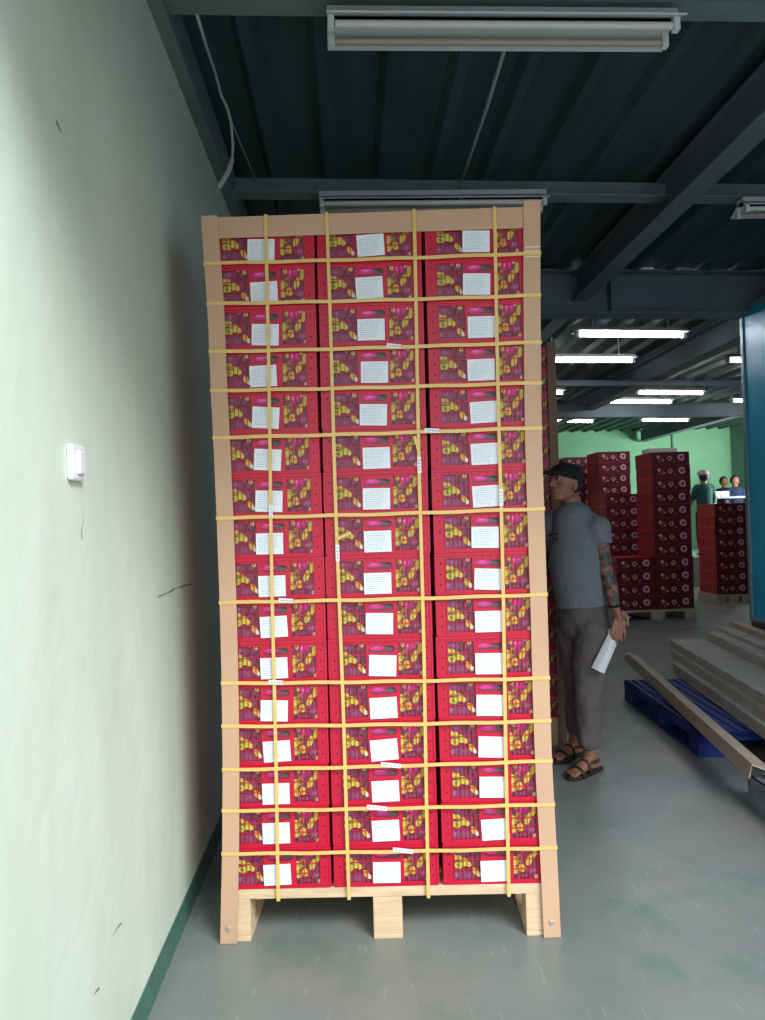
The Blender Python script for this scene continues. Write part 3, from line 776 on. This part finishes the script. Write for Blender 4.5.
far_pallet(xA - .02, xR + FW + .02, 10.08, 10.75, .14, 'wooden pallet under the two nearest far crate stacks')
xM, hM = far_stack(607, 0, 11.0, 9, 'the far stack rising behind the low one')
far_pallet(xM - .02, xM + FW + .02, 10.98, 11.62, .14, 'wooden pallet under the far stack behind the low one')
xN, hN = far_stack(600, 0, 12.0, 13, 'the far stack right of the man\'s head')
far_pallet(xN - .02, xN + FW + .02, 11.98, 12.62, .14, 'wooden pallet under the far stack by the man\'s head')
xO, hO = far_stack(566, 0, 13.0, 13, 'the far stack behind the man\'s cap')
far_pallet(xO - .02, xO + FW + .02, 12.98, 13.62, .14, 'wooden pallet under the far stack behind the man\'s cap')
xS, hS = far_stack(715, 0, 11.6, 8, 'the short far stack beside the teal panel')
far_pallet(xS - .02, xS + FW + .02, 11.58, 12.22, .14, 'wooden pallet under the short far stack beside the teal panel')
m = MB(); zz_ = hR
m.box(-.2, .2, .1, .35, 0, .012); m.box(-.2, .2, .1, .112, .012, .06); m.box(-.2, .2, .338, .35, .012, .06); m.box(-.2, -.188, .112, .338, .012, .06); m.box(.188, .2, .112, .338, .012, .06)
o = m.build('tray', MT['white']); o.location = (xR + .2, 10.1, hR); tag(o, 'white plastic tray lying on top of the tallest far crate stack', 'tray')

# long strip boards lying near the short far stack
a = at(702, 596, 10.3); b = at(736, 607, 9.0)
for k, (pa, pb, lb) in enumerate((((702, 597), (736, 606), 'pale long board lying on the floor before the short far stack'),)):
    q0, q1 = onZ(pa[0], pa[1], .001), onZ(pb[0] + 3, pb[1], .001)
    o = MB().prism([(-.04, 0), (.04, 0), (.04, .012), (-.04, .012)], q0, q1, (q1 - q0).cross(Vector((0, 0, 1))).normalized(), (0, 0, 1)).build('long_board', bp_); tag(o, lb, 'board')

# ------------------------------------------------------------------ people
def rc(mb, a, b, ra, rb, n=14, rings=4, sq=None, flat=False):
    """rounded cone between two joints; sq = (axis vector, factor) flattens the section"""
    a = Vector(a); b = Vector(b); d = b - a
    L = d.length
    if L < 1e-6: d = Vector((0, 0, 1)); L = 1e-6
    d = d / L
    u = d.orthogonal().normalized() if sq is None else (Vector(sq[0]) - d * d.dot(Vector(sq[0]))).normalized()
    w = d.cross(u); f = 1 if sq is None else sq[1]
    R = []
    for k in range(rings + 1):
        t = -PI / 2 + (PI / 2) * k / rings; R.append((a + d * (ra * math.sin(t)), max(ra * math.cos(t), ra * .02)))
    for k in range(1 if flat else rings + 1):
        t = (PI / 2) * k / rings; R.append((b + d * (rb * math.sin(t)), max(rb * math.cos(t), rb * .02)))
    i = len(mb.v)
    for (p, r) in R:
        for k in range(n):
            t = 2 * PI * k / n; mb.v.append(tuple(p + u * (math.cos(t) * r * f) + w * (math.sin(t) * r)))
    for j in range(len(R) - 1):
        for k in range(n):
            q = i + j * n; mb.f.append((q + k, q + (k + 1) % n, q + n + (k + 1) % n, q + n + k)); mb.m.append(0)
    mb.f.append(tuple(i + k for k in reversed(range(n)))); mb.m.append(0)
    e_ = i + (len(R) - 1) * n; mb.f.append(tuple(e_ + k for k in range(n))); mb.m.append(0)
def ell(mb, c, r, ax=None, n=20, rings=12):
    """ellipsoid, radii along the three axes in ax"""
    c = Vector(c); X, Y, Z = ax or (Vector((1, 0, 0)), Vector((0, 1, 0)), Vector((0, 0, 1))); i = len(mb.v)
    for j in range(rings + 1):
        t = -PI / 2 + PI * j / rings; ct = max(math.cos(t), .02)
        for k in range(n):
            p = 2 * PI * k / n; mb.v.append(tuple(c + X * (r[0] * ct * math.cos(p)) + Y * (r[1] * ct * math.sin(p)) + Z * (r[2] * math.sin(t))))
    for j in range(rings):
        for k in range(n):
            q = i + j * n; mb.f.append((q + k, q + (k + 1) % n, q + n + (k + 1) % n, q + n + k)); mb.m.append(0)
    mb.f.append(tuple(i + k for k in reversed(range(n)))); mb.m.append(0)
    e_ = i + rings * n; mb.f.append(tuple(e_ + k for k in range(n))); mb.m.append(0)
def flesh(mb, name, m_, parent, voxel, smooth=4, folds=0.0, fscale=.12):
    o = mb.build(name, m_, parent)
    r = o.modifiers.new('remesh', 'REMESH'); r.mode = 'VOXEL'; r.voxel_size = voxel; r.use_smooth_shade = True
    s = o.modifiers.new('smooth', 'SMOOTH'); s.factor = .5; s.iterations = smooth
    if folds:
        t = bpy.data.textures.new(name, 'CLOUDS'); t.noise_scale = fscale
        dp = o.modifiers.new('folds', 'DISPLACE'); dp.texture = t; dp.strength = folds; dp.mid_level = .5; dp.texture_coords = 'LOCAL'
    return o

def skin_mat(name, tattoo=False):
    m = bpy.data.materials.new(name); m.use_nodes = True; nt = m.node_tree; b = nt.nodes['Principled BSDF']
    b.inputs['Roughness'].default_value = .5
    col = rgb(158, 106, 82)
    b.inputs['Base Color'].default_value = col
    if tattoo:
        tc = nt.nodes.new('ShaderNodeTexCoord'); sp = nt.nodes.new('ShaderNodeSeparateXYZ'); nt.links.new(tc.outputs['Object'], sp.inputs[0])
        def cmp_(out, op, v):
            q = nt.nodes.new('ShaderNodeMath'); q.operation = op; nt.links.new(out, q.inputs[0]); q.inputs[1].default_value = v; return q.outputs[0]
        a = cmp_(sp.outputs['Z'], 'GREATER_THAN', .96); c_ = cmp_(sp.outputs['Z'], 'LESS_THAN', 1.36)
        mu = nt.nodes.new('ShaderNodeMath'); mu.operation = 'MULTIPLY'; nt.links.new(a, mu.inputs[0]); nt.links.new(c_, mu.inputs[1])
        n = nt.nodes.new('ShaderNodeTexNoise'); n.inputs['Scale'].default_value = 26; n.inputs['Detail'].default_value = 4; nt.links.new(tc.outputs['Object'], n.inputs['Vector'])
        r = nt.nodes.new('ShaderNodeValToRGB'); r.color_ramp.elements[0].position = .42; r.color_ramp.elements[1].position = .56
        nt.links.new(n.outputs['Fac'], r.inputs[0])
        mu2 = nt.nodes.new('ShaderNodeMath'); mu2.operation = 'MULTIPLY'; nt.links.new(mu.outputs[0], mu2.inputs[0]); nt.links.new(r.outputs[0], mu2.inputs[1])
        x = nt.nodes.new('ShaderNodeMix'); x.data_type = 'RGBA'; nt.links.new(mu2.outputs[0], x.inputs[0])
        x.inputs[6].default_value = col; x.inputs[7].default_value = rgb(66, 66, 66); nt.links.new(x.outputs[2], b.inputs['Base Color'])
    return m
MT['skin'] = skin_mat('tattooed skin', True); MT['skin2'] = skin_mat('skin')
MT['shirt'] = mat('grey shirt', rgb(120, 124, 130), .9, noise=.08, nscale=30, bump=.2, bscale=25)
MT['trousers'] = mat('brown grey trousers', rgb(104, 94, 92), .9, noise=.1, nscale=20, bump=.3, bscale=18)
MT['black'] = mat('black cloth', rgb(28, 28, 32), .9)
MT['leather'] = mat('dark leather', rgb(50, 42, 38), .6)
MT['sole'] = mat('grey sole', rgb(120, 112, 104), .7)
MT['hair'] = mat('black hair', rgb(20, 18, 20), .6)
MT['greenshirt'] = mat('dark green shirt', rgb(36, 84, 80), .9)
MT['whiteshirt'] = mat('pale shirt', rgb(176, 196, 196), .9)
MT['navy'] = mat('navy shirt', rgb(40, 48, 84), .9)
MT['pinkcap'] = mat('pinkish cap', rgb(190, 170, 172), .9)

MY = 4.33
def J(px, py, dy=0.0): return at(px, py, MY + dy)
man = empty('person', (J(585, 700).x, MY, 0), label='man in a black cap and grey t-shirt standing behind the stack, papers in hand', cat='person')
ML = Vector(man.location)
def K(px, py, dy=0.0): return J(px, py, dy) - ML
FD_ = Vector((-.86, -.5, 0)).normalized()      # facing direction
SD_ = Vector((FD_.y, -FD_.x, 0)) * 1           # to the man's right side
if SD_.y < 0: SD_ = -SD_
UPV = Vector((0, 0, 1))
b = MB()
hc = K(564, 483, 0.0)
fd = (FD_ + Vector((0, 0, .16))).normalized(); sd = SD_; hu = sd.cross(fd); hu = hu if hu.z > 0 else -hu
def hp(f, s, u): return hc + fd * f + sd * s + hu * u
ell(b, hp(-.012, 0, .022), (.100, .078, .095), (fd, sd, hu), 28, 18)          # skull
ell(b, hp(.018, 0, -.035), (.072, .062, .078), (fd, sd, hu), 24, 14)          # face
ell(b, hp(.052, 0, -.092), (.030, .028, .022), (fd, sd, hu))                  # chin
rc(b, hp(-.02, .045, -.065), hp(.05, .022, -.092), .022, .018); rc(b, hp(-.02, -.045, -.065), hp(.05, -.022, -.092), .022, .018)
rc(b, hp(.086, 0, .012), hp(.104, 0, -.024), .009, .014, 10)                  # nose
ell(b, hp(.096, .011, -.030), (.010, .008, .007), (fd, sd, hu), 10, 6); ell(b, hp(.096, -.011, -.030), (.010, .008, .007), (fd, sd, hu), 10, 6)
rc(b, hp(.080, -.034, .024), hp(.080, .034, .024), .010, .010, 10)            # brow
rc(b, hp(.080, -.018, -.058), hp(.080, .018, -.058), .009, .009, 10); rc(b, hp(.077, -.015, -.068), hp(.077, .015, -.068), .009, .009, 10)   # lips
ell(b, hp(.058, .040, -.028), (.022, .018, .020), (fd, sd, hu)); ell(b, hp(.058, -.040, -.028), (.022, .018, .020), (fd, sd, hu))          # cheeks
for s in (-1, 1):
    ell(b, hp(-.014, s * .080, -.018), (.018, .009, .032), ((fd + sd * s * .0 - hu * .1).normalized(), (sd * s - fd * .5).normalized(), hu), 12, 8)
neck0 = K(571, 500, .03); neck1 = K(574, 518, .03)
rc(b, neck0, neck1, .056, .064)
shL = K(598, 528, -.10); shR = K(553, 525, .12)
rc(b, shL, shR, .055, .055); 
chest = K(574, 540, .02); belly = K(581, 592, .0); pel = K(584, 622, .02)
rc(b, chest, belly, .125, .125); rc(b, belly, pel, .13, .13)
elL = K(606.5, 572, -.13); wrL = K(616, 608, -.17)
rc(b, shL, elL, .050, .040); rc(b, elL, K(611, 588, -.15), .040, .041); rc(b, K(611, 588, -.15), wrL, .040, .026, sq=((0, 1, 0), .85))
# left hand with curled fingers round the papers
pm = K(619, 619, -.185)
rc(b, wrL, pm, .025, .030, sq=((1, 0, 0), .75)); ell(b, K(619.5, 621, -.186), (.030, .020, .042), None)
fing = [((612.8, 627, -.200), (611.8, 633.5, -.212), (613.0, 639.5, -.210), .0100), ((616.6, 628, -.205), (616.2, 636.5, -.222), (617.2, 643, -.216), .0102),
        ((620.6, 627.5, -.203), (621, 635.5, -.222), (621.4, 641.5, -.216), .0098), ((624.2, 626, -.195), (625, 632, -.212), (625, 637, -.208), .0085)]
for (p0, p1, p2_, r_) in fing:
    a0 = K(*p0); a1 = K(*p1); a2 = K(*p2_)
    rc(b, K(619.5 + (p0[0] - 619.5) * .6, 619, -.188), a0, r_ * 1.1, r_ * 1.08, 10); rc(b, a0, a1, r_ * 1.05, r_ * .95, 10); rc(b, a1, a2, r_ * .95, r_ * .8, 10)
rc(b, K(623, 612.5, -.175), K(627.3, 618.5, -.165), .012, .0115, 10); rc(b, K(627.3, 618.5, -.165), K(627.5, 625.5, -.17), .011, .009, 10)   # thumb
# right arm, bent forward to the stack
elR = K(545, 560, .14); wrR = K(530, 548, -.02)
rc(b, shR, elR, .048, .040); rc(b, elR, wrR, .040, .027); ell(b, wrR + Vector((-.05, -.03, .01)), (.045, .028, .03), None)
for k in range(4):
    q0 = wrR + Vector((-.08, -.05 + k * .021, .012)); q1 = q0 + Vector((-.035, 0, -.006)); q2 = q1 + Vector((-.018, 0, -.026))
    rc(b, q0, q1, .010, .009, 10); rc(b, q1, q2, .009, .008, 10)
q0 = wrR + Vector((-.03, -.05, .015)); rc(b, q0, q0 + Vector((-.04, -.03, .012)), .012, .009, 10)
# legs
ftL = onZ(590, 774, 0) - ML; ftR = onZ(572, 757, 0) - ML
anL = Vector((ftL.x + .01, ftL.y + .02, .085)); anR = Vector((ftR.x + .02, ftR.y, .085))
hpL = K(592, 632, -.06); hpR = K(574, 630, .10)
knL = K(588, 692, -.09); knR = K(580, 688, .10)
rc(b, pel, hpL, .11, .095); rc(b, pel, hpR, .11, .09)
for (h_, k_, a_) in ((hpL, knL, anL), (hpR, knR, anR)):
    rc(b, h_, k_, .090, .058); c_ = k_ * .65 + a_ * .35; rc(b, k_, c_, .057, .058); rc(b, c_, a_, .057, .037)
TOE = Vector((-.80, -.60, 0)).normalized()
for a_ in (anL, anR):
    heel = Vector((a_.x, a_.y, .045)) - TOE * .045; ball = Vector((a_.x, a_.y, .042)) + TOE * .12; sdv = Vector((TOE.y, -TOE.x, 0))
    rc(b, a_, heel, .036, .034); rc(b, a_, ball, .038, .030, sq=(UPV, .7)); rc(b, heel, ball, .032, .036, sq=(UPV, .6))
    for t in range(5): 
        o_ = sdv * (-.032 + t * .016); rc(b, ball + o_ * .8, ball + o_ + TOE * (.075 - .008 * abs(t - 1)) + Vector((0, 0, -.008)), .013, .010, 8)
body = flesh(b, 'body', MT['skin'], man, .0055, 3)
# shirt
s_ = MB()
sc_up = K(574, 516, .03)
rc(s_, shL, shR, .072, .072); rc(s_, sc_up, chest, .085, .145, sq=(FD_, .9)); 
rc(s_, K(574, 522, .01), K(577, 560, .0), .125, .170, n=24); rc(s_, K(577, 560, .0), K(582, 606, .0), .170, .152, n=24, flat=True)
rc(s_, shR, K(573, 560, .05), .09, .12); rc(s_, K(588, 526, -.05), K(587, 560, -.03), .085, .13)
slv = K(602.5, 545, -.115); rc(s_, shL, slv, .070, .062, flat=True); rc(s_, shR, shR.lerp(elR, .5), .07, .062, flat=True)
shirt = flesh(s_, 'shirt', MT['shirt'], man, .009, 3, folds=.016, fscale=.16); shirt['label'] = 'grey short sleeved t-shirt'
col = MB(); cx = K(573, 508, .02)
n_ = 20; pts = [cx + Vector((math.cos(2 * PI * k / n_) * .072, math.sin(2 * PI * k / n_) * .068, -.012 + .02 * math.cos(2 * PI * k / n_))) for k in range(n_ + 1)]
col.tube(pts, .009, 8); col.build('collar', MT['black'], man, smooth=True)
for dz in (0, 5):
    st = K(546, 536 + dz, -.155); en = K(558, 533.5 + dz, -.170)
    MB().prism([(-.004, -.006), (.004, -.006), (.004, .006), (-.004, .006)], st, en, (0, 1, 0), (0, 0, 1)).build('chest_stripe', MT['black'], man)
# trousers
t_ = MB()
rc(t_, K(583, 608, .0), pel, .143, .145); rc(t_, pel, hpL, .135, .118); rc(t_, pel, hpR, .13, .112)
for (h_, k_, a_) in ((hpL, knL, anL), (hpR, knR, anR)):
    c_ = k_ * .3 + a_ * .7; c_ = Vector((c_.x, c_.y, max(c_.z, .2)))
    rc(t_, h_, k_, .115, .086); rc(t_, k_, c_, .084, .070)
tr = flesh(t_, 'trousers', MT['trousers'], man, .011, 4, folds=.03, fscale=.09); tr['label'] = 'brown-grey cropped trousers'
# cap
c_ = MB(); capu = hu
ell(c_, hp(-.014, 0, .052), (.108, .090, .072), (fd, sd, hu), 28, 14)
rc(c_, hp(.05, -.05, .045), hp(.05, .05, .045), .018, .018, sq=(hu, .35))
for k in range(6): rc(c_, hp(.075 + k * .016, -.052 + k * .005, .046 - k * .002), hp(.075 + k * .016, .052 - k * .005, .046 - k * .002), .012, .012, 8)
cap = flesh(c_, 'cap', MT['black'], man, .006, 3); cap['label'] = 'black cap'
hr = MB(); ell(hr, hp(-.045, 0, .0), (.070, .080, .060), (fd, sd, hu)); flesh(hr, 'hair', MT['hair'], man, .008, 2)
for s in (-1, 1):
    ey = MB(); ell(ey, hp(.083, s * .030, .006), (.008, .013, .007), (fd, sd, hu), 12, 8); ey.build('eye', MT['eye'], man, smooth=True)
    ey = MB(); ell(ey, hp(.0895, s * .030, .006), (.003, .006, .006), (fd, sd, hu), 10, 6); ey.build('iris', MT['hair'], man, smooth=True)
# sandals, wristband
for a_ in (anL, anR):
    sdv = Vector((TOE.y, -TOE.x, 0)); m = MB(); o_ = Vector((a_.x, a_.y, 0))
    outl = [(-.085, -.03), (-.09, 0), (-.085, .03), (-.02, .036), (.08, .046), (.16, .046), (.20, .025), (.205, 0), (.19, -.03), (.12, -.045), (.0, -.036)]
    m.prism([(u, v) for (u, v) in outl], o_ + Vector((0, 0, .001)), o_ + Vector((0, 0, .024)), TOE, sdv)
    so = m.build('sandal', MT['leather'], man, bevel=.004)
    for (f0, hgt, ww) in ((.13, .062, .05), (.06, .085, .046)):
        pts = [o_ + TOE * f0 + sdv * (ww * math.cos(PI * k / 8)) + Vector((0, 0, .015 + (hgt - .015) * math.sin(PI * k / 8))) for k in range(9)]
        MB().tube(pts, .010, 8).build('strap', MT['leather'], so, smooth=True)
    pts = [Vector((a_.x, a_.y, .075)) + TOE * (.050 * math.cos(2 * PI * k / 14)) * 1.0 + sdv * (.044 * math.sin(2 * PI * k / 14)) for k in range(15)]
    MB().tube(pts, .009, 8).build('ankle_strap', MT['leather'], so, smooth=True)
wb = wrL.lerp(elL, .06)
pts = [wb + Vector((.031 * math.cos(2 * PI * k / 14), .029 * math.sin(2 * PI * k / 14), .004 * math.cos(2 * PI * k / 14))) for k in range(15)]
MB().tube(pts, .006, 8).build('wristband', MT['black'], man, smooth=True)
# papers held in the hand
def sheet(cor, dy, bend, name_, label):
    n1, n2 = 8, 8; m = MB(); P = {}
    for i in range(n1 + 1):
        for j in range(n2 + 1):
            u, v = i / n1, j / n2
            p = (Vector(cor[0]) * (1 - u) + Vector(cor[1]) * u) * (1 - v) + (Vector(cor[3]) * (1 - u) + Vector(cor[2]) * u) * v
            P[i, j] = p + Vector((0, dy - bend * math.sin(PI * u), 0))
    for off in (0, .0012):
        for i in range(n1):
            for j in range(n2): m.quad([P[i, j] + Vector((0, off, 0)), P[i + 1, j] + Vector((0, off, 0)), P[i + 1, j + 1] + Vector((0, off, 0)), P[i, j + 1] + Vector((0, off, 0))])
    o = m.build(name_, MT['paper'], smooth=True); return tag(o, label, 'paper', 'paper sheets in the man\'s hand')
sheet([J(611, 630, -.20), J(627, 622, -.19), J(605, 674, -.24), J(592, 668, -.22)], .010, .02, 'paper_sheet', 'white paper sheet in the man\'s hand, the one nearer the camera')
sheet([J(607, 632, -.18), J(633, 617, -.17), J(600, 672, -.19), J(587, 655, -.17)], .035, .012, 'paper_sheet', 'white paper sheet in the man\'s hand, the one tucked behind')

# raised work platform with people far back
PZ = .58
pf0 = at(560, 500, 14.2).x; pf1 = 9.3
struct('trim_19', MB().box(pf0 + 1.0, pf1, 14.2, 17.9, 0, PZ), MT['walldim'])
def far_person(px, py, Y, shirt_m, label, cap=None, face=1, standing=True):
    p = at(px, py, Y); hz = p.z
    e = empty('person', (p.x, Y, PZ), label=label, cat='person', group=None)
    h = hz - PZ        # height of the head centre above the platform
    sc_ = h / 1.56 if standing else 1.0
    f = -1 * face
    b = MB()
    ell(b, (0, 0, h), (.085, .10, .12)); rc(b, (0, f * .09, h - .02), (0, f * .105, h - .03), .014, .012, 8)
    rc(b, (0, 0, h - .08), (0, 0, h - .2), .055, .06)
    top = h - .22
    hips = max(.45, h - .75)
    rc(b, (-.13, 0, top), (.13, 0, top), .06, .06); rc(b, (0, 0, top - .08), (0, 0, hips), .12, .12)
    for s in (-1, 1):
        el = Vector((s * .24, f * .05, top - .27)); wr = Vector((s * .16, f * .28, top - .36))
        rc(b, (s * .17, 0, top), el, .048, .038); rc(b, el, wr, .038, .026); ell(b, wr + Vector((0, f * .06, 0)), (.035, .05, .02))
        for t in range(4): rc(b, wr + Vector((-.024 + t * .016, f * .10, 0)), wr + Vector((-.026 + t * .017, f * .15, -.02)), .009, .008, 8)
        rc(b, wr + Vector((-s * .03, f * .04, 0)), wr + Vector((-s * .05, f * .08, 0)), .01, .009, 8)
        if standing:
            kn = Vector((s * .09, f * .02, hips * .5)); an = Vector((s * .1, 0, .08))
            rc(b, (s * .08, 0, hips), kn, .085, .055); rc(b, kn, an, .055, .036); rc(b, an + Vector((0, -f * .03, -.04)), an + Vector((0, f * .14, -.045)), .034, .03)
        else:
            kn = Vector((s * .1, f * .4, hips)); an = Vector((s * .1, f * .4, .08))
            rc(b, (s * .08, 0, hips), kn, .085, .06); rc(b, kn, an, .055, .036); rc(b, an + Vector((0, -f * .03, -.04)), an + Vector((0, f * .14, -.045)), .034, .03)
    flesh(b, 'body', MT['skin2'], e, .011, 3)
    s_ = MB(); rc(s_, (-.13, 0, top), (.13, 0, top), .078, .078); rc(s_, (0, 0, top - .05), (0, 0, hips + .02), .155, .15)
    for s in (-1, 1): rc(s_, (s * .16, 0, top), (s * .22, f * .04, top - .2), .066, .058)
    flesh(s_, 'shirt', shirt_m, e, .015, 3, folds=.02)
    t_ = MB()
    for s in (-1, 1):
        if standing: rc(t_, (s * .07, 0, hips), (s * .09, f * .02, hips * .5), .11, .08); rc(t_, (s * .09, f * .02, hips * .5), (s * .1, 0, .14), .08, .06)
        else: rc(t_, (s * .07, 0, hips), (s * .1, f * .4, hips), .11, .08); rc(t_, (s * .1, f * .4, hips), (s * .1, f * .4, .16), .08, .06)
    flesh(t_, 'trousers', MT['black'], e, .015, 3)
    hr = MB(); ell(hr, (0, -f * .022, h + .022), (.098, .100, .118)); flesh(hr, 'hair', MT['hair'], e, .01, 2)
    if cap:
        c_ = MB(); ell(c_, (-.01, -f * .01, h + .07), (.11, .115, .075)); rc(c_, (.06, 0, h + .06), (.15, 0, h + .05), .03, .02, sq=(UPV, .4)); flesh(c_, 'cap', cap, e, .01, 2)
    return e
far_person(703.5, 477, 14.6, MT['greenshirt'], 'person in a dark green shirt and pale cap seen from behind, beyond the stacks', MT['pinkcap'], face=-1)
far_person(724, 482, 17.2, MT['navy'], 'person in a navy shirt at the work table, left of the two seated', None, standing=False)
far_person(735, 481, 16.55, MT['navy'], 'person with long black hair at the work table, nearest the teal panel', None, standing=False)
pt = at(712, 491, 15.6)
e = empty('work_table', (pt.x, 15.55, PZ), label='dark topped work table in front of the seated people far back', cat='table')
th = at(720, 491, 15.55).z - PZ - .12
MB().box(0, 1.5, 0, .55, th - .04, th).build('tabletop', MT['greyplastic'], e)
for (x_, y_) in ((.03, .03), (1.42, .03), (.03, .47), (1.42, .47)): MB().box(x_, x_ + .05, y_, y_ + .05, 0, th - .04).build('leg', MT['greyplastic'], e)
for k, (p0, p1, lb) in enumerate((((711.5, 492), (719.5, 500), 'white carton on the far work table, the left one'), ((721, 491.5), (729, 500), 'white carton on the far work table, the right one'))):
    a = at(p0[0], p0[1], 15.6); c_ = at(p1[0], p1[1], 15.6)
    m = MB(); w_ = c_.x - a.x; h_ = a.z - (PZ + th); m.box(0, w_, 0, .2, 0, h_); m.box(-.004, w_ + .004, -.004, .204, h_ - .03, h_ + .004)
    o = m.build('carton', MT['paper']); o.location = (a.x, 15.6, PZ + th + .0005); tag(o, lb, 'carton', 'white cartons on the far work table')
